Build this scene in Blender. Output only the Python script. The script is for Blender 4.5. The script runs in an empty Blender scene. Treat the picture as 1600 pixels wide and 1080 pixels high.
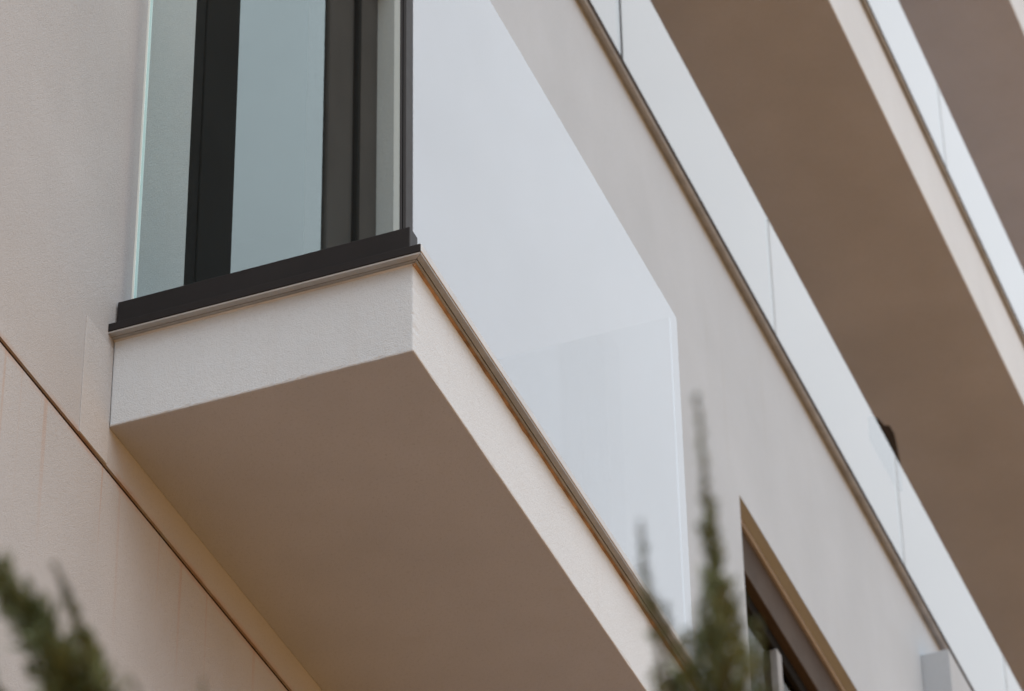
import bpy, bmesh, math, random
from mathutils import Vector, Matrix, noise as mnoise
random.seed(7)
scene = bpy.context.scene
COL = scene.collection

# ------------------------------------------------------------------ camera
cam_data = bpy.data.cameras.new("camera")
cam = bpy.data.objects.new("camera", cam_data)
COL.objects.link(cam)
R = Vector((0.93129113, 0.36397643, -0.01476456))
U = Vector((0.23158557, -0.56028867, 0.79526394))
F = Vector((-0.28118491, 0.74404151, 0.60608356))
CAM = Vector((3.2677, -6.1193, 1.563))
m = Matrix.Identity(4)
for i in range(3):
    m[i][0], m[i][1], m[i][2], m[i][3] = R[i], U[i], -F[i], CAM[i]
cam.matrix_world = m
cam_data.sensor_fit = 'HORIZONTAL'
cam_data.sensor_width = 36.0
cam_data.lens = 135.825
cam_data.clip_start = 0.1
cam_data.clip_end = 2000.0
cam_data.dof.use_dof = True
cam_data.dof.focus_distance = 8.5
cam_data.dof.aperture_fstop = 8.0
scene.camera = cam

# ------------------------------------------------------------------ sky and sun
SUN_EL, SUN_AZ = math.radians(60), math.radians(126)      # azimuth clockwise from +Y
world = bpy.data.worlds.new("World")
scene.world = world
world.use_nodes = True
wn, wl = world.node_tree.nodes, world.node_tree.links
wn.clear()
sky = wn.new('ShaderNodeTexSky')
sky.sky_type = 'NISHITA'
sky.sun_disc = False
sky.sun_elevation = SUN_EL
sky.sun_rotation = SUN_AZ
sky.air_density = 1.0
sky.dust_density = 4.0
sky.ozone_density = 1.0
# cloud layer over that sky: the standard overcast luminance, one third at the horizon, even all round
tc = wn.new('ShaderNodeTexCoord')
sp = wn.new('ShaderNodeSeparateXYZ')
wl.new(tc.outputs['Generated'], sp.inputs[0])
lum = wn.new('ShaderNodeMapRange')
lum.inputs['From Min'].default_value = 0.0
lum.inputs['From Max'].default_value = 1.0
lum.inputs['To Min'].default_value = 1.0 / 3.0
lum.inputs['To Max'].default_value = 1.0
wl.new(sp.outputs['Z'], lum.inputs['Value'])
cloud = wn.new('ShaderNodeVectorMath')
cloud.operation = 'SCALE'
CLOUD = 16.0
cloud.inputs[0].default_value = (CLOUD * 0.95, CLOUD * 1.0, CLOUD * 1.045)
puff = wn.new('ShaderNodeTexNoise')          # soft cloud mottling, the same all over the sky
puff.inputs['Scale'].default_value = 3.5
puff.inputs['Detail'].default_value = 5.0
shift = wn.new('ShaderNodeMapping')
shift.inputs['Location'].default_value = (9.7, 3.1, 0.6)
wl.new(tc.outputs['Generated'], shift.inputs['Vector'])
wl.new(shift.outputs[0], puff.inputs['Vector'])
pr = wn.new('ShaderNodeMapRange')
pr.inputs['From Min'].default_value = 0.3
pr.inputs['From Max'].default_value = 0.7
pr.inputs['To Min'].default_value = 0.84
pr.inputs['To Max'].default_value = 1.16
wl.new(puff.outputs['Fac'], pr.inputs['Value'])
mul = wn.new('ShaderNodeMath')
mul.operation = 'MULTIPLY'
wl.new(lum.outputs[0], mul.inputs[0])
wl.new(pr.outputs[0], mul.inputs[1])
wl.new(mul.outputs[0], cloud.inputs['Scale'])
cover = wn.new('ShaderNodeMix')
cover.data_type = 'RGBA'
cover.inputs['Factor'].default_value = 0.85
bg = wn.new('ShaderNodeBackground')
bg.inputs['Strength'].default_value = 0.10
wo = wn.new('ShaderNodeOutputWorld')
wl.new(sky.outputs[0], cover.inputs['A'])
wl.new(cloud.outputs[0], cover.inputs['B'])
wl.new(cover.outputs['Result'], bg.inputs['Color'])
wl.new(bg.outputs[0], wo.inputs['Surface'])

sun_data = bpy.data.lights.new("sun", 'SUN')
sun_data.energy = 0.8
sun_data.angle = math.radians(60)
sun_data.color = (1.0, 0.995, 0.985)
sun = bpy.data.objects.new("sun", sun_data)
COL.objects.link(sun)
sd = Vector((math.sin(SUN_AZ) * math.cos(SUN_EL), math.cos(SUN_AZ) * math.cos(SUN_EL), math.sin(SUN_EL)))
sun.rotation_euler = sd.to_track_quat('Z', 'Y').to_euler()
sun.location = (8, -8, 20)

scene.view_settings.view_transform = 'Standard'
scene.view_settings.look = 'None'
scene.view_settings.exposure = 0.54
scene.view_settings.gamma = 1.0
scene.view_settings.use_curve_mapping = False
scene.cycles.max_bounces = 10
scene.cycles.diffuse_bounces = 5
scene.cycles.transparent_max_bounces = 16


# ------------------------------------------------------------------ materials
def new_mat(name):
    mt = bpy.data.materials.new(name)
    mt.use_nodes = True
    nt = mt.node_tree
    nt.nodes.clear()
    out = nt.nodes.new('ShaderNodeOutputMaterial')
    return mt, nt, out


def N(nt, kind, **kw):
    n = nt.nodes.new(kind)
    for k, v in kw.items():
        if k.startswith('i_'):
            n.inputs[k[2:].replace('_', ' ')].default_value = v
        else:
            setattr(n, k, v)
    return n


def mixc(nt, a, b, fac):
    """colour mix; a, b, fac are sockets or constants"""
    n = nt.nodes.new('ShaderNodeMix')
    n.data_type = 'RGBA'
    for s, v in ((n.inputs['Factor'], fac), (n.inputs['A'], a), (n.inputs['B'], b)):
        if hasattr(v, 'is_output'):
            nt.links.new(v, s)
        else:
            s.default_value = v
    return n.outputs['Result']


def ramp(nt, src, lo, hi):
    n = nt.nodes.new('ShaderNodeMapRange')
    n.clamp = True
    nt.links.new(src, n.inputs['Value'])
    n.inputs['From Min'].default_value = lo
    n.inputs['From Max'].default_value = hi
    return n.outputs['Result']


def math_n(nt, op, a, b=0.0):
    n = nt.nodes.new('ShaderNodeMath')
    n.operation = op
    for s, v in ((n.inputs[0], a), (n.inputs[1], b)):
        if hasattr(v, 'is_output'):
            nt.links.new(v, s)
        else:
            s.default_value = v
    return n.outputs[0]


def noise(nt, scale, detail=3.0, rough=0.55, sx=1, sy=1, sz=1, off=(0, 0, 0)):
    geo = nt.nodes.new('ShaderNodeNewGeometry')
    mp = nt.nodes.new('ShaderNodeMapping')
    mp.inputs['Scale'].default_value = (sx, sy, sz)
    mp.inputs['Location'].default_value = off
    nt.links.new(geo.outputs['Position'], mp.inputs['Vector'])
    n = nt.nodes.new('ShaderNodeTexNoise')
    n.inputs['Scale'].default_value = scale
    n.inputs['Detail'].default_value = detail
    n.inputs['Roughness'].default_value = rough
    nt.links.new(mp.outputs[0], n.inputs['Vector'])
    return n.outputs['Fac']


def plaster(name, base, var=0.10, grain=0.5, stains=False, blotch=None):
    mt, nt, out = new_mat(name)
    b = N(nt, 'ShaderNodeBsdfPrincipled')
    b.inputs['Roughness'].default_value = 0.92
    b.inputs['Specular IOR Level'].default_value = 0.2
    light = tuple(min(1, c * (1 + var)) for c in base) + (1,)
    dark = tuple(c * (1 - var) for c in base) + (1,)
    n1 = noise(nt, 1.7, 5, 0.6)
    col = mixc(nt, dark, light, ramp(nt, n1, 0.3, 0.7))
    n2 = noise(nt, 140, 2, 0.6)
    col = mixc(nt, col, tuple(c * 0.80 for c in base) + (1,), math_n(nt, 'MULTIPLY', ramp(nt, n2, 0.54, 0.74), 0.55))
    # faint runs down the plaster
    n3 = noise(nt, 14, 3, 0.6, 1, 1, 0.06)
    col = mixc(nt, col, (base[0] * 0.86, base[1] * 0.78, base[2] * 0.70, 1), math_n(nt, 'MULTIPLY', ramp(nt, n3, 0.58, 0.80), 0.15))
    if stains:
        geo = nt.nodes.new('ShaderNodeNewGeometry')
        sep = nt.nodes.new('ShaderNodeSeparateXYZ')
        nt.links.new(geo.outputs['Position'], sep.inputs[0])
        z = sep.outputs['Z']
        # rust runs that start at the open joint and thin out downwards
        below = math_n(nt, 'MULTIPLY', ramp(nt, z, 6.05, 6.47), math_n(nt, 'LESS_THAN', z, 6.489))
        n4 = noise(nt, 26, 2, 0.5, 1, 1, 0.02, (0, 3.1, 0))
        fac = math_n(nt, 'MULTIPLY', below, ramp(nt, n4, 0.60, 0.72))
        col = mixc(nt, col, (0.36, 0.20, 0.10, 1), math_n(nt, 'MULTIPLY', fac, 0.6))
        # thin rust edge hugging the joint
        dist = math_n(nt, 'ABSOLUTE', math_n(nt, 'SUBTRACT', z, 6.489))
        n5 = noise(nt, 9, 3, 0.6)
        hug = math_n(nt, 'MULTIPLY', math_n(nt, 'SUBTRACT', 1.0, ramp(nt, dist, 0.006, 0.024)), ramp(nt, n5, 0.3, 0.6))
        col = mixc(nt, col, (0.34, 0.17, 0.08, 1), math_n(nt, 'MULTIPLY', hug, 0.55))
    nt.links.new(col, b.inputs['Base Color'])
    g1 = noise(nt, 300, 2, 0.7)
    g2 = noise(nt, 90, 2, 0.6)
    g3 = noise(nt, 5, 2, 0.5)
    h = math_n(nt, 'ADD', math_n(nt, 'ADD', math_n(nt, 'MULTIPLY', g1, 0.6), math_n(nt, 'MULTIPLY', g2, 0.35)), math_n(nt, 'MULTIPLY', g3, 0.8))
    bp = N(nt, 'ShaderNodeBump')
    bp.inputs['Strength'].default_value = grain
    bp.inputs['Distance'].default_value = 0.0045
    nt.links.new(h, bp.inputs['Height'])
    nt.links.new(bp.outputs[0], b.inputs['Normal'])
    nt.links.new(b.outputs[0], out.inputs['Surface'])
    return mt


def plain(name, col, rough=0.5, metal=0.0, spec=0.5, var=0.12, scale=6.0, bump=0.0, bscale=200):
    mt, nt, out = new_mat(name)
    b = N(nt, 'ShaderNodeBsdfPrincipled')
    b.inputs['Metallic'].default_value = metal
    b.inputs['Specular IOR Level'].default_value = spec
    n1 = noise(nt, scale, 4, 0.6)
    c = mixc(nt, tuple(x * (1 - var) for x in col) + (1,), tuple(min(1, x * (1 + var)) for x in col) + (1,), ramp(nt, n1, 0.3, 0.7))
    nt.links.new(c, b.inputs['Base Color'])
    mr = nt.nodes.new('ShaderNodeMapRange')
    nt.links.new(noise(nt, scale * 5, 3), mr.inputs['Value'])
    mr.inputs['To Min'].default_value = max(0.02, rough - 0.08)
    mr.inputs['To Max'].default_value = min(1, rough + 0.08)
    nt.links.new(mr.outputs[0], b.inputs['Roughness'])
    if bump:
        bp = N(nt, 'ShaderNodeBump')
        bp.inputs['Strength'].default_value = bump
        bp.inputs['Distance'].default_value = 0.002
        nt.links.new(noise(nt, bscale, 3), bp.inputs['Height'])
        nt.links.new(bp.outputs[0], b.inputs['Normal'])
    nt.links.new(b.outputs[0], out.inputs['Surface'])
    return mt


def front_only(nt, fac):
    """mirror reflection belongs to the outer face of a pane only"""
    g = nt.nodes.new('ShaderNodeNewGeometry')
    return math_n(nt, 'MULTIPLY', fac, math_n(nt, 'SUBTRACT', 1.0, g.outputs['Backfacing']))


def clear_glass(name, tint, ior=1.5, rough=0.0, both=False):
    mt, nt, out = new_mat(name)
    tr = N(nt, 'ShaderNodeBsdfTransparent')
    tr.inputs['Color'].default_value = tint + (1,)
    gl = N(nt, 'ShaderNodeBsdfGlossy')
    gl.inputs['Roughness'].default_value = rough
    fr = N(nt, 'ShaderNodeFresnel')
    fr.inputs['IOR'].default_value = ior
    mx = N(nt, 'ShaderNodeMixShader')
    f = fr.outputs[0]
    if both:                                  # both faces of the pane reflect: 2F / (1 + F)
        f = math_n(nt, 'DIVIDE', math_n(nt, 'MULTIPLY', f, 2.0), math_n(nt, 'ADD', f, 1.0))
    nt.links.new(front_only(nt, f), mx.inputs[0])
    nt.links.new(tr.outputs[0], mx.inputs[1])
    nt.links.new(gl.outputs[0], mx.inputs[2])
    nt.links.new(mx.outputs[0], out.inputs['Surface'])
    return mt


PL = (0.395, 0.446, 0.498)
M = {}
M['wall'] = plaster('plaster_wall', PL, 0.05, 0.6)
M['wall_near'] = plaster('plaster_near_bay', (0.372, 0.380, 0.392), 0.06, 0.62, stains=True)
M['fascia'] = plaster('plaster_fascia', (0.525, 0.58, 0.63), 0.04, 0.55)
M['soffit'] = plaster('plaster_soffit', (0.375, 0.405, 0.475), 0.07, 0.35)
M['patch'] = plaster('plaster_patch', (0.41, 0.42, 0.432), 0.05, 0.62)
M['joint'] = plain('joint_filler', (0.03, 0.017, 0.010), 0.9, 0, 0.2, 0.4, 12, 0.4, 120)
M['black'] = plain('black_aluminium', (0.016, 0.015, 0.016), 0.5, 0, 0.15, 0.15, 5)
M['grey_metal'] = plain('grey_aluminium', (0.42, 0.41, 0.40), 0.45, 0.6, 0.5, 0.1, 8)
M['drip'] = plain('weathered_drip_strip', (0.30, 0.32, 0.34), 0.6, 0.1, 0.4, 0.18, 10)
M['sealant'] = plain('ochre_sealant', (0.27, 0.18, 0.115), 0.8, 0, 0.2, 0.5, 14, 0.4, 90)  # ochre stands for bounced light and shade under the capping
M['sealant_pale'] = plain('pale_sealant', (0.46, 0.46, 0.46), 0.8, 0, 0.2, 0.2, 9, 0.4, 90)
M['frame_dark'] = plain('dark_window_frame', (0.018, 0.018, 0.018), 0.7, 0, 0.0, 0.1, 4)
M['frame_brown'] = plain('brown_window_frame', (0.058, 0.054, 0.053), 0.7, 0, 0.0, 0.1, 4)
M['shutter'] = plain('bronze_frame', (0.060, 0.047, 0.038), 0.6, 0.0, 0.05, 0.12, 5)
M['clear'] = clear_glass('clear_green_glass', (0.86, 0.925, 0.925), 1.18)
M['door_glass'] = clear_glass('door_glass', (0.90, 0.92, 0.915), 1.62, 0.0, True)
M['dark_glass'] = clear_glass('dark_glass', (0.45, 0.45, 0.45), 1.15)
M['rail_glass'] = clear_glass('balustrade_glass', (0.83, 0.845, 0.875), 1.46, 0.0, True)
M['return_glass'] = clear_glass('return_glass', (0.97, 0.98, 0.985), 1.6, 0.0, True)
M['terrace_glass'] = clear_glass('terrace_glass', (0.92, 0.95, 0.955), 2.0, 0.0, True)
M['edge'] = plain('polished_glass_edge', (0.62, 0.70, 0.70), 0.2, 0, 0.5, 0.05)
M['gasket'] = plain('rubber_gasket', (0.03, 0.032, 0.036), 0.7, 0, 0.3, 0.1)
M['gasket_grey'] = plain('grey_silicone', (0.22, 0.23, 0.24), 0.6, 0, 0.3, 0.1)
M['interior'] = plain('interior_paint', (0.45, 0.43, 0.40), 0.9, 0, 0.2, 0.05)
M['bracket'] = plain('dark_brown_bracket', (0.022, 0.016, 0.012), 0.8, 0, 0.0, 0.2)


# ------------------------------------------------------------------ mesh helpers
def link(name, me, mat, parent=None):
    o = bpy.data.objects.new(name, me)
    COL.objects.link(o)
    if mat:
        me.materials.append(mat)
    if parent:
        o.parent = parent
    return o


def empty(name, loc=(0, 0, 0)):
    o = bpy.data.objects.new(name, None)
    COL.objects.link(o)
    o.location = loc
    o.empty_display_size = 0.2
    return o


def tag(o, label=None, cat=None, group=None, kind=None):
    if label: o['label'] = label
    if cat: o['category'] = cat
    if group: o['group'] = group
    if kind: o['kind'] = kind
    return o


def bm_box(bm, x0, x1, y0, y1, z0, z1):
    vs = [bm.verts.new((x, y, z)) for x in (x0, x1) for y in (y0, y1) for z in (z0, z1)]
    for q in ((0, 1, 3, 2), (4, 6, 7, 5), (0, 4, 5, 1), (2, 3, 7, 6), (0, 2, 6, 4), (1, 5, 7, 3)):
        bm.faces.new([vs[i] for i in q])


def finish(name, bm, mat, parent=None, bevel=0.0, segs=2):
    bmesh.ops.recalc_face_normals(bm, faces=bm.faces)
    if bevel:
        bmesh.ops.bevel(bm, geom=list(bm.edges), offset=bevel, segments=segs, profile=0.5, affect='EDGES')
    me = bpy.data.meshes.new(name)
    bm.to_mesh(me)
    bm.free()
    return link(name, me, mat, parent)


def box(name, x0, x1, y0, y1, z0, z1, mat, parent=None, bevel=0.0, segs=2):
    bm = bmesh.new()
    bm_box(bm, x0, x1, y0, y1, z0, z1)
    return finish(name, bm, mat, parent, bevel, segs)


def wall_yz(name, y0, y1, z0, z1, x_front, x_back, holes, mat, parent):
    """upright wall slab with rectangular openings (y0, y1, z0, z1)"""
    ys = sorted({y0, y1, *[h[0] for h in holes], *[h[1] for h in holes]})
    zs = sorted({z0, z1, *[h[2] for h in holes], *[h[3] for h in holes]})
    ys = [v for v in ys if y0 <= v <= y1]
    zs = [v for v in zs if z0 <= v <= z1]
    solid = {}
    for i in range(len(ys) - 1):
        for j in range(len(zs) - 1):
            cy, cz = (ys[i] + ys[i + 1]) / 2, (zs[j] + zs[j + 1]) / 2
            solid[i, j] = not any(h[0] < cy < h[1] and h[2] < cz < h[3] for h in holes)
    bm = bmesh.new()
    vc = {}

    def v(x, y, z):
        k = (x, y, z)
        if k not in vc: vc[k] = bm.verts.new(k)
        return vc[k]
    f, b = x_front, x_back
    for (i, j), s in solid.items():
        if not s: continue
        a0, a1, c0, c1 = ys[i], ys[i + 1], zs[j], zs[j + 1]
        bm.faces.new([v(f, a0, c0), v(f, a1, c0), v(f, a1, c1), v(f, a0, c1)])
        bm.faces.new([v(b, a0, c0), v(b, a0, c1), v(b, a1, c1), v(b, a1, c0)])
        for (di, dj, p, q) in ((-1, 0, (a0, c0), (a0, c1)), (1, 0, (a1, c0), (a1, c1)), (0, -1, (a0, c0), (a1, c0)), (0, 1, (a0, c1), (a1, c1))):
            if not solid.get((i + di, j + dj), False):
                bm.faces.new([v(f, *p), v(f, *q), v(b, *q), v(b, *p)])
    return finish(name, bm, mat, parent)


# ------------------------------------------------------------------ ground
def make_ground():
    mt, nt, out = new_mat('sandy_ground')
    b = N(nt, 'ShaderNodeBsdfPrincipled')
    b.inputs['Roughness'].default_value = 0.95
    c = mixc(nt, (0.44, 0.205, 0.055, 1), (0.54, 0.265, 0.080, 1), ramp(nt, noise(nt, 0.6, 6, 0.65), 0.3, 0.7))
    c = mixc(nt, c, (0.32, 0.145, 0.04, 1), math_n(nt, 'MULTIPLY', ramp(nt, noise(nt, 30, 3), 0.5, 0.75), 0.5))
    nt.links.new(c, b.inputs['Base Color'])
    bp = N(nt, 'ShaderNodeBump')
    bp.inputs['Strength'].default_value = 0.5
    bp.inputs['Distance'].default_value = 0.02
    nt.links.new(noise(nt, 25, 5), bp.inputs['Height'])
    nt.links.new(bp.outputs[0], b.inputs['Normal'])
    nt.links.new(b.outputs[0], out.inputs['Surface'])
    bm = bmesh.new()
    s = 500
    vs = [bm.verts.new(p) for p in ((-s, -s, 0), (s, -s, 0), (s, s, 0), (-s, s, 0))]
    bm.faces.new(vs)
    g = finish('ground', bm, mt)
    tag(g, kind='structure')


make_ground()
bed_mat = plain('planting_soil', (0.10, 0.052, 0.022), 0.95, 0, 0.1, 0.35, 3, 1.0, 30)
bed = box('planting_bed', 0.001, 2.75, -9.0, 20.0, -0.05, 0.035, bed_mat)  # unseen dark bed, added to dim the soffit corner
tag(bed, kind='structure')

# ------------------------------------------------------------------ building
BLD = empty('apartment_building', (0, 0, 0))
tag(BLD, 'pale plastered apartment building with stacked balconies seen from below', 'building')
Y0, Y1 = -9.0, 20.0
XB = -9.0
ZJ0, ZJ1 = 6.4815, 6.4965
DOOR = (0.332, 1.607, 6.90, 9.30)
WIN = (4.809, 7.30, 6.95, 9.54)
ZTOP = 10.590

# facade, in two fields with an open joint between them
YB = 1.672                                 # the near bay takes a darker, less blue plaster colour
wall_yz('wall', Y0, YB, 0.0, ZJ0, 0.0, -0.25, [], M['wall_near'], BLD)
wall_yz('wall', YB + 0.001, Y1, 0.0, ZJ0, 0.0, -0.25, [], M['wall'], BLD)
w2 = wall_yz('wall', Y0, YB, ZJ1, ZTOP, 0.0, -0.25, [DOOR], M['wall_near'], BLD)
wall_yz('wall', YB + 0.001, Y1, ZJ1, ZTOP, 0.0, -0.25, [WIN], M['wall'], BLD)
box('wall_joint', -0.08, -0.006, Y0, Y1, ZJ0 - 0.004, ZJ1 + 0.004, M['joint'], BLD)
box('plaster_patch', -0.01, 0.0022, -0.135, -0.0005, ZJ1 + 0.0012, 6.815, M['patch'], w2, 0.0008, 1)

# rest of the shell
box('side_wall', XB, -0.252, Y0, Y0 + 0.25, 0.0, 9.7, M['wall'], BLD)
box('side_wall', XB, -0.252, Y1 - 0.25, Y1, 0.0, 9.7, M['wall'], BLD)
box('back_wall', XB - 0.25, XB - 0.002, Y0, Y1, 0.0, 16.5, M['wall'], BLD)
for z in (3.4, 6.62, 9.72):
    box('floor_slab', XB, -0.253, Y0 + 0.252, Y1 - 0.252, z, z + 0.26, M['interior'], BLD)
box('inner_wall', -4.2, -4.0, Y0 + 0.253, Y1 - 0.253, 6.882, 9.718, M['interior'], BLD)
box('inner_wall', -4.0 + 0.002, -0.254, 3.0, 3.15, 6.883, 9.717, M['interior'], BLD)

# ---- balcony
bm = bmesh.new()
bm_box(bm, 0.0008, 0.728, 0.0, 1.99, 6.60, 6.8375)
bmesh.ops.recalc_face_normals(bm, faces=bm.faces)
eds = [e for e in bm.edges if min(v.co.x for v in e.verts) > 0.5 or all(v.co.y < 0.01 for v in e.verts)]
bmesh.ops.bevel(bm, geom=eds, offset=0.004, segments=2, profile=0.5, affect='EDGES')
rnd = random.Random(11)
long_e = [e for e in bm.edges if e.calc_length() > 0.15]
bmesh.ops.subdivide_edges(bm, edges=long_e, cuts=46, use_grid_fill=True)
for v in bm.verts:                         # trowelled, slightly uneven faces and chipped arrises
    p = v.co
    n = mnoise.noise(p * 9.0) * 0.0006 + mnoise.noise(p * 31.0) * 0.0002
    edge_x, edge_y = abs(p.x - 0.728) < 0.006, p.y < 0.006
    low = p.z < 6.606
    if edge_x + edge_y + low >= 2:
        c = max(0.0, mnoise.noise(p * 55.0) - 0.15) * 0.0035
        p.x -= c * edge_x
        p.y += c * edge_y
        p.z += c * low * 0.6
    else:
        p += v.normal * n
# soffit takes the second material
me = bpy.data.meshes.new('balcony')
for f in bm.faces:
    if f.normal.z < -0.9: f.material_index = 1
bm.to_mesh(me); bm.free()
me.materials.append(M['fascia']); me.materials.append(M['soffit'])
BAL = link('balcony', me, None, BLD)
tag(BAL, 'small projecting balcony slab with pale fascia and brown shaded soffit')

OV, ZL, ZT = 0.030, 6.8405, 6.8660
WX = 0.728


def poly_prism(name, pts, z0, z1, mat, parent, bevel=0.0):
    bm = bmesh.new()
    lo = [bm.verts.new((x, y, z0)) for x, y in pts]
    hi = [bm.verts.new((x, y, z1)) for x, y in pts]
    n = len(pts)
    bm.faces.new(lo); bm.faces.new(hi)
    for i in range(n):
        bm.faces.new([lo[i], lo[(i + 1) % n], hi[(i + 1) % n], hi[i]])
    return finish(name, bm, mat, parent, bevel, 1)


g = 0.0006
# near-end capping (dark lip) and front capping (grey lip, sky light put into its tone), mitred at the corner
poly_prism('capping', [(0.0, -OV), (WX + OV - g, -OV), (WX - 0.10 - g, 0.10), (0.0, 0.10)], ZL + 0.004, ZT, M['black'], BAL, 0.0012)
poly_prism('capping', [(WX + OV, -OV + g), (WX + OV, 1.99 + OV), (WX - 0.10, 1.99 + OV), (WX - 0.10, 0.10 + g)], ZL + 0.004, ZT, M['grey_metal'], BAL, 0.0012)
poly_prism('capping', [(0.0, 0.102), (WX - 0.102, 0.102), (WX - 0.102, 1.99 + OV - 0.002), (0.0, 1.99 + OV - 0.002)], ZL + 0.004, ZT - 0.003, M['grey_metal'], BAL)
# underside strips: outer drip strip, then a recessed inner strip
poly_prism('drip_strip', [(0.0, -OV + 0.002), (WX + OV - 0.002 - g, -OV + 0.002), (WX + 0.013 - g, -0.013), (0.0, -0.013)], ZL - 0.001, ZL + 0.0035, M['grey_metal'], BAL)
poly_prism('drip_strip', [(WX + OV - 0.002, -OV + 0.002 + g), (WX + OV - 0.002, 1.99 + OV), (WX + 0.014, 1.99 + OV), (WX + 0.014, -0.014 + g)], ZL - 0.001, ZL + 0.0035, M['drip'], BAL)
poly_prism('underside_strip', [(0.0, -0.0115), (WX + 0.0115 - g, -0.0115), (WX - g, -0.0002), (0.0, -0.0002)], ZL - 0.002, ZL + 0.0036, M['drip'], BAL)
poly_prism('underside_strip', [(WX + 0.0115, -0.0115 + g), (WX + 0.0115, 1.99), (WX + 0.0002, 1.99), (WX + 0.0002, 0.0)], ZL - 0.002, ZL + 0.0036, M['drip'], BAL)
# strip under the front capping: warm bounce and shade put into its colour
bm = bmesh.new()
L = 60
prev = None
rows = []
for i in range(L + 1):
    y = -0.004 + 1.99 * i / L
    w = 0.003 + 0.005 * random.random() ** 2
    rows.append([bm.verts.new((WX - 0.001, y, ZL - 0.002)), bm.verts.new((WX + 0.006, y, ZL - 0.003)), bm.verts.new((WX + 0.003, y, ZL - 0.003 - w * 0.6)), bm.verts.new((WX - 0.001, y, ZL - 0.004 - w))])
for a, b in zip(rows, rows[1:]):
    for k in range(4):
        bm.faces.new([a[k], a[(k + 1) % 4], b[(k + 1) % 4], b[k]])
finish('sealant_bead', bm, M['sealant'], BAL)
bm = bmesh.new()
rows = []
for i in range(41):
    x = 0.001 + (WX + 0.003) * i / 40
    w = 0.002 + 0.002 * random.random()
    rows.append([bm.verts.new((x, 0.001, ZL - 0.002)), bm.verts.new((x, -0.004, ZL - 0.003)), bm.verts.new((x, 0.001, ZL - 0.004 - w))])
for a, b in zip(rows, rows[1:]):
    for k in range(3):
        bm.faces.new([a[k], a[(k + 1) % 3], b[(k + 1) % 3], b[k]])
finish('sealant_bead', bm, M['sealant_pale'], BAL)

# ---- sliding door behind the balcony
DR = box('sliding_door', -0.20, -0.052, 0.334, 0.565, 6.902, 9.298, M['frame_dark'], BLD, 0.002, 1)
box('stile', -0.13, -0.058, 0.567, 0.705, 6.96, 9.24, M['frame_dark'], DR, 0.003, 1)
box('stile', -0.13, -0.058, 1.285, 1.452, 6.96, 9.24, M['frame_brown'], DR, 0.003, 1)
box('jamb', -0.16, -0.050, 1.454, 1.602, 6.902, 9.298, M['frame_brown'], DR, 0.002, 1)
box('cover_strip', -0.057, -0.046, 0.49, 0.512, 6.96, 9.24, M['frame_dark'], DR, 0.002, 1)
box('cover_strip', -0.056, -0.040, 1.446, 1.462, 6.96, 9.24, M['frame_dark'], DR, 0.002, 1)
box('threshold', -0.15, -0.055, 0.566, 1.453, 6.902, 6.958, M['frame_dark'], DR)
box('head_rail', -0.15, -0.055, 0.566, 1.453, 9.242, 9.298, M['frame_dark'], DR)
box('pane', -0.082, -0.068, 0.7055, 1.2845, 6.96, 9.24, M['door_glass'], DR)

# ---- window further along the facade
WN = box('window', -0.16, -0.052, WIN[0] + 0.002, WIN[1] - 0.002, 9.335, WIN[3] - 0.002, M['shutter'], BLD, 0.003, 1)
tag(WN, 'dark window with bronze head box in the grey wall')
box('trim', -0.058, -0.038, WIN[0] + 0.003, WIN[1] - 0.003, 9.515, 9.536, M['grey_metal'], WN, 0.002, 1)
box('frame', -0.14, -0.085, WIN[0] + 0.002, WIN[0] + 0.07, WIN[2], 9.333, M['frame_dark'], WN, 0.003, 1)
box('frame', -0.14, -0.085, WIN[1] - 0.07, WIN[1] - 0.002, WIN[2], 9.333, M['frame_dark'], WN, 0.003, 1)
box('frame', -0.14, -0.085, WIN[0] + 0.071, WIN[1] - 0.071, 9.27, 9.333, M['frame_dark'], WN, 0.003, 1)
box('mullion', -0.13, -0.075, 5.42, 5.475, WIN[2], 9.268, M['gasket_grey'], WN, 0.003, 1)
box('mullion', -0.13, -0.080, 6.20, 6.27, WIN[2], 9.268, M['frame_dark'], WN, 0.003, 1)
for a, b in ((WIN[0] + 0.072, 5.419), (5.476, 6.199), (6.271, WIN[1] - 0.072)):
    box('pane', -0.118, -0.104, a, b, WIN[2], 9.266, M['dark_glass'], WN)

# ---- pier that steps out of the facade further along
box('pier', 0.0005, 0.122, 7.316, 12.0, 0.0, 10.345, M['wall'], BLD, 0.003, 2)


# ---- terraces above
def terrace(zf0, zf1, xf, y0, y1, xin):
    bm = bmesh.new()
    bm_box(bm, xin, xf, y0, y1, zf0, zf1)
    bmesh.ops.recalc_face_normals(bm, faces=bm.faces)
    ed = [e for e in bm.edges if all(v.co.x > xf - 0.01 for v in e.verts)]
    bmesh.ops.bevel(bm, geom=ed, offset=0.005, segments=2, profile=0.5, affect='EDGES')
    me = bpy.data.meshes.new('terrace_slab')
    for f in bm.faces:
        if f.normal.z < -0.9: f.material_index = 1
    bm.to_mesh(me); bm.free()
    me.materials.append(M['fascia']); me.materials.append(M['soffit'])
    return link('terrace_slab', me, None, BLD)


def coping(x_wall, z0, y0, y1, ov, h, depth=0.28):
    c = box('coping', x_wall - depth, x_wall + ov, y0, y1, z0 + 0.003, z0 + h, M['drip'], BLD, 0.002, 1)
    box('drip_strip', x_wall + ov * 0.45, x_wall + ov - 0.002, y0, y1, z0 - 0.002, z0 + 0.0025, M['drip'], c)
    box('lip', x_wall + ov + 0.0003, x_wall + ov + 0.0025, y0, y1, z0 + 0.010, z0 + h + 0.003, M['frame_brown'], c)
    return c


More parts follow.
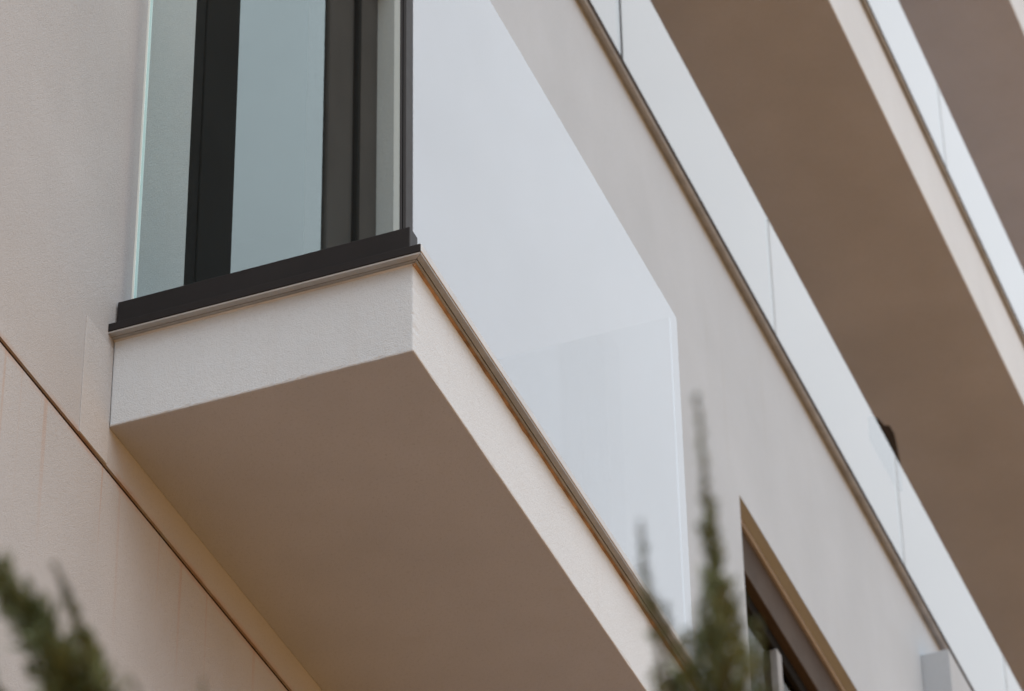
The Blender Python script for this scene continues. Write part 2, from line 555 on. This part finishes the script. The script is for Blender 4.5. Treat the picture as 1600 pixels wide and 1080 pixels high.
coping(0.0, ZTOP, Y0, Y1, 0.030, 0.032)
TX = 0.26
t3 = terrace(12.610, 13.072, TX, Y0, Y1, XB)
tag(t3, 'pale upper terrace slab with wide brown soffit')
coping(TX, 13.072, Y0, Y1, 0.022, 0.024)
t4 = terrace(15.83, 16.25, 0.30, Y0, Y1, XB)
coping(0.30, 16.25, Y0, Y1, 0.022, 0.024)
# set-back walls of the terraces
box('terrace_wall', -2.05, -1.8, Y0, Y1, 9.982, 12.608, M['wall'], BLD)
box('terrace_wall', -2.05, -1.8, Y0, Y1, 13.074, 15.828, M['wall'], BLD)
box('terrace_floor', -1.798, -0.255, Y0, Y1, 9.70, 9.90, M['interior'], BLD)


# ------------------------------------------------------------------ glass balustrades
# balcony balustrade
BG = empty('glass_balustrade', (0.36, 0.0, ZT))
tag(BG, 'glass balustrade on the small projecting balcony, with a black base channel at its near end', 'balustrade', 'glass balustrades')


def part(o, root):
    """parent keeping world position"""
    o.parent = root
    o.matrix_parent_inverse = Matrix.Translation(-Vector(root.location))
    return o


part(box('base_channel', 0.004, 0.7195, 0.0, 0.045, ZT + 0.0005, 6.948, M['black'], None, 0.002, 1), BG)
GT = 8.085
fp = part(box('front_panel', 0.692, 0.708, 0.0475, 1.9445, ZT + 0.001, GT, M['rail_glass'], None, 0.001, 1), BG)
fp['label'] = 'front pane mirroring the pale sky'
bp = part(box('edge_profile', 0.6905, 0.6965, 0.008, 0.047, 6.949, GT, M['gasket'], None, 0.001, 1), BG)
part(box('edge_profile', 0.6985, 0.7065, 0.008, 0.047, 6.949, GT, M['gasket'], None, 0.001, 1), BG)
part(box('return_panel', 0.03, 0.6905, 1.930, 1.9445, ZT + 0.001, GT, M['return_glass'], None, 0.001, 1), BG)
ep = part(box('end_pane', 0.037, 0.686, 0.014, 0.026, 6.949, GT, M['clear']), BG)
ep['label'] = 'clear greenish end pane'
part(box('edge_strip', 0.0325, 0.0368, 0.012, 0.028, 6.949, GT, M['edge']), BG)

# terrace balustrades
PW = 1.738


def balustrade(xg, z0, z1, seam, label, k0, k1, first_gap):
    root = empty('glass_balustrade', (xg, seam, z0))
    tag(root, label, 'balustrade', 'glass balustrades')
    for k in range(k0, k1):
        a, b = seam + k * PW, seam + (k + 1) * PW
        ga = first_gap if k == 0 else 0.0050
        gb = first_gap if k == -1 else 0.0050
        part(box('panel', xg - 0.014, xg, a + ga, b - gb, z0, z1, M['terrace_glass'], None, 0.001, 1), root)
        w = first_gap if k == 0 else 0.0050
        part(box('gasket', xg - 0.012, xg + 0.0006, a - w + 0.0003, a + w - 0.0003, z0, z1 - 0.001, M['gasket'] if k == 0 else M['gasket_grey']), root)
    return root


B2 = balustrade(0.020, ZTOP + 0.0325, 11.235, 3.632, 'sky-white glass balustrade standing on the grey parapet wall above the balcony', -7, 9, 0.011)
B3 = balustrade(TX + 0.012, 13.0975, 13.655, 7.60 - PW * 3, 'sky-white glass balustrade on the upper terrace slab at top right', -5, 8, 0.0050)
# small dark bracket behind a panel joint
bm = bmesh.new()
yb, zb = 0.0, 0.0
prof = [(6.84, 11.15), (6.85, 11.275), (6.945, 11.328), (7.04, 11.355), (7.130, 11.415), (7.200, 11.422), (7.235, 11.370), (7.262, 11.305), (7.265, 11.15)]
vs0 = [bm.verts.new((0.0035, yb + y, zb + z)) for y, z in prof]
vs1 = [bm.verts.new((-0.022, yb + y, zb + z)) for y, z in prof]
bm.faces.new(vs0); bm.faces.new(vs1)
for i in range(len(prof)):
    j = (i + 1) % len(prof)
    bm.faces.new([vs0[i], vs0[j], vs1[j], vs1[i]])
o = part(finish('bracket', bm, M['bracket'], None, 0.005, 2), B2)
o['label'] = 'small dark bracket showing above a panel joint'


# ------------------------------------------------------------------ junipers
def leaf_mat():
    mt, nt, out = new_mat('juniper_foliage')
    b = N(nt, 'ShaderNodeBsdfPrincipled')
    b.inputs['Roughness'].default_value = 0.6
    b.inputs['Specular IOR Level'].default_value = 0.3
    oi = noise(nt, 22, 3, 0.6)
    c = mixc(nt, (0.055, 0.085, 0.032, 1), (0.20, 0.25, 0.13, 1), ramp(nt, oi, 0.32, 0.7))
    c = mixc(nt, c, (0.17, 0.13, 0.085, 1), math_n(nt, 'MULTIPLY', ramp(nt, noise(nt, 11, 2, 0.5, off=(4, 1, 0)), 0.58, 0.7), 0.6))
    nt.links.new(c, b.inputs['Base Color'])
    nt.links.new(b.outputs[0], out.inputs['Surface'])
    return mt


M['leaf'] = leaf_mat()
M['bark'] = plain('juniper_bark', (0.085, 0.06, 0.045), 0.9, 0, 0.2, 0.3, 20, 0.6, 80)


def tube(bm, pts, rads, n=5):
    rings = []
    for i, p in enumerate(pts):
        d = (pts[min(i + 1, len(pts) - 1)] - pts[max(i - 1, 0)]).normalized()
        a = d.orthogonal().normalized()
        c = d.cross(a)
        rings.append([bm.verts.new(p + (a * math.cos(t) + c * math.sin(t)) * rads[i]) for t in [2 * math.pi * k / n for k in range(n)]])
    for r0, r1 in zip(rings, rings[1:]):
        for k in range(n):
            bm.faces.new([r0[k], r0[(k + 1) % n], r1[(k + 1) % n], r1[k]])


def shoot(bm_leaf, bm_wood, base, tip, bow, rmax, n, rng, taper=0.8):
    """one upright juniper shoot: a thin stem set with short scaly branchlets"""
    base, tip, bow = Vector(base), Vector(tip), Vector(bow)
    ax = (tip - base)
    Ls = ax.length

    def P(t): return base + ax * t + bow * (4 * t * (1 - t))
    pts = [P(t / 6) for t in range(7)]
    tube(bm_wood, pts, [0.0035 * (1 - 0.8 * k / 6) for k in range(7)], 4)
    for i in range(n):
        t = rng.random() ** 0.85
        p = P(t)
        d = (P(min(1, t + 0.02)) - P(max(0, t - 0.02))).normalized()
        a = d.orthogonal().normalized()
        c = d.cross(a)
        th = rng.random() * 6.2832
        rad = a * math.cos(th) + c * math.sin(th)
        env = rmax * (0.10 + 0.9 * (1 - t) ** taper) * (0.35 + 0.85 * rng.random())
        up = d * (1.0 + 0.8 * rng.random()) + rad
        up.normalize()
        ln = env * 2.3
        q = p + up * ln
        if (q - base).dot(ax) / (Ls * Ls) > 1.04: continue
        # branchlet: three little overlapping scale-leaf blades
        side = up.cross(rad).normalized()
        w = 0.0020 + 0.0016 * rng.random()
        for s, sgn in ((0.0, 1), (0.2, -1), (0.4, 1), (0.55, -1), (0.72, 1)):
            b0 = p + (q - p) * s
            b1 = p + (q - p) * min(1.0, s + 0.34)
            o_ = (side * math.cos(s * 9) + rad * math.sin(s * 9)) * w
            off = (side * sgn * 0.7 + rad * 0.3) * ln * 0.16
            v0 = bm_leaf.verts.new(b0)
            v1 = bm_leaf.verts.new((b0 + b1) / 2 + o_ + off * 0.5)
            v2 = bm_leaf.verts.new(b1 + off)
            v3 = bm_leaf.verts.new((b0 + b1) / 2 - o_ + off * 0.5)
            bm_leaf.faces.new([v0, v1, v2, v3])


def juniper(label, bx, by, top, hero, seed):
    rng = random.Random(seed)
    root = empty('juniper_tree', (bx, by, 0))
    tag(root, label, 'tree', 'junipers in front of the building')
    bl, bw = bmesh.new(), bmesh.new()
    H = top - 0.35
    lean = Vector((0.02 * rng.uniform(-1, 1), 0.02 * rng.uniform(-1, 1), 0))
    pts = [Vector((bx, by, 0)) + Vector((0, 0, H * k / 10)) + lean * math.sin(k * 0.9) for k in range(11)]
    bt = bmesh.new()
    tube(bt, pts, [0.045 * (1 - 0.85 * k / 10) + 0.004 for k in range(11)], 9)
    part(finish('trunk', bt, M['bark']), root)
    # body of the crown, below the picture
    for i in range(95):
        f = rng.random()
        z = 0.25 + f * (H - 0.62)
        th = rng.random() * 6.2832
        rr = 0.34 * (1 - f * 0.78)
        dirv = Vector((math.cos(th), math.sin(th), 0))
        b0 = Vector((bx, by, z)) + dirv * 0.02
        t0 = Vector((bx, by, z + 0.30 + 0.12 * rng.random())) + dirv * rr
        shoot(bl, bw, b0, t0, dirv * 0.05, 0.032, 150, rng)
    for (b0, t0, bow, rm, n, tp) in hero:
        shoot(bl, bw, b0, t0, bow, rm * 1.15, int(n * 0.19), rng, tp)
    part(finish('crown', bl, M['leaf']), root)
    part(finish('branches', bw, M['bark']), root)
    return root


def at(x, y, d):
    """point seen in direction (x, y) of the 1600 x 1080 frame at depth d: used to survey the shoots"""
    return CAM + (F + R * ((x - 800) / 6036.7) - U * ((y - 540) / 6036.7)) * d


D = 2.8
hero_c = [
    (at(1135, 1330, D), at(1088, 615, D), R * 0.004, 0.013, 900, 1.3),
    (at(1130, 1180, D), at(1100, 740, D + 0.01), R * -0.001, 0.013, 500, 0.8),
    (at(1130, 1200, D), at(1117, 790, D - 0.01), R * 0.002, 0.016, 600, 0.7),
    (at(1130, 1260, D), at(1124, 885, D - 0.03), R * 0.004, 0.016, 520, 0.6),
    (at(1150, 1260, D), at(1150, 955, D + 0.03), R * 0.006, 0.015, 420, 0.6),
    (at(1150, 1280, D), at(1182, 965, D + 0.05), R * 0.006, 0.010, 300, 0.8),
    (at(1120, 1240, D), at(1096, 930, D + 0.04), R * -0.004, 0.013, 420, 0.7),
    (at(1120, 1260, D), at(1070, 985, D - 0.02), R * -0.006, 0.014, 420, 0.6),
    (at(1090, 1240, D), at(1000, 815, D + 0.02), R * -0.006, 0.011, 520, 1.0),
    (at(1100, 1260, D), at(1040, 945, D + 0.03), R * -0.004, 0.010, 360, 0.8),
    (at(1095, 1280, D), at(1022, 1045, D - 0.04), R * -0.005, 0.012, 300, 0.7),
    (at(1170, 1300, D), at(1196, 1030, D - 0.02), R * 0.004, 0.013, 320, 0.7),
    (at(1180, 1320, D), at(1222, 1075, D + 0.04), R * 0.004, 0.010, 200, 0.8),
]
hero_l = [
    (at(215, 1190, D), at(-45, 850, D), R * 0.003, 0.020, 1100, 0.5),
    (at(195, 1230, D), at(5, 915, D + 0.03), R * -0.001, 0.019, 800, 0.6),
    (at(150, 1180, D), at(60, 985, D - 0.03), R * 0.002, 0.017, 500, 0.6),
    (at(160, 1260, D), at(84, 880, D - 0.02), R * 0.010, 0.012, 700, 1.1),
    (at(170, 1240, D), at(116, 950, D + 0.02), R * 0.006, 0.014, 500, 0.8),
    (at(175, 1260, D), at(152, 1010, D + 0.03), R * 0.002, 0.014, 420, 0.7),
    (at(120, 1300, D), at(-25, 1030, D), R * -0.004, 0.014, 420, 0.8),
    (at(260, 1300, D), at(205, 1058, D - 0.05), R * 0.004, 0.010, 220, 0.9),
    (at(330, 1300, D), at(316, 1055, D + 0.08), R * 0.0, 0.007, 120, 1.0),
]
pc, pl = at(1120, 1330, D), at(175, 1300, D)
juniper('dark green juniper tip rising at bottom centre beside the window', pc.x, pc.y, pc.z + 0.33, hero_c, 3)
juniper('dark green juniper tips at the bottom left corner before the plaster wall', pl.x, pl.y, pl.z + 0.33, hero_l, 5)
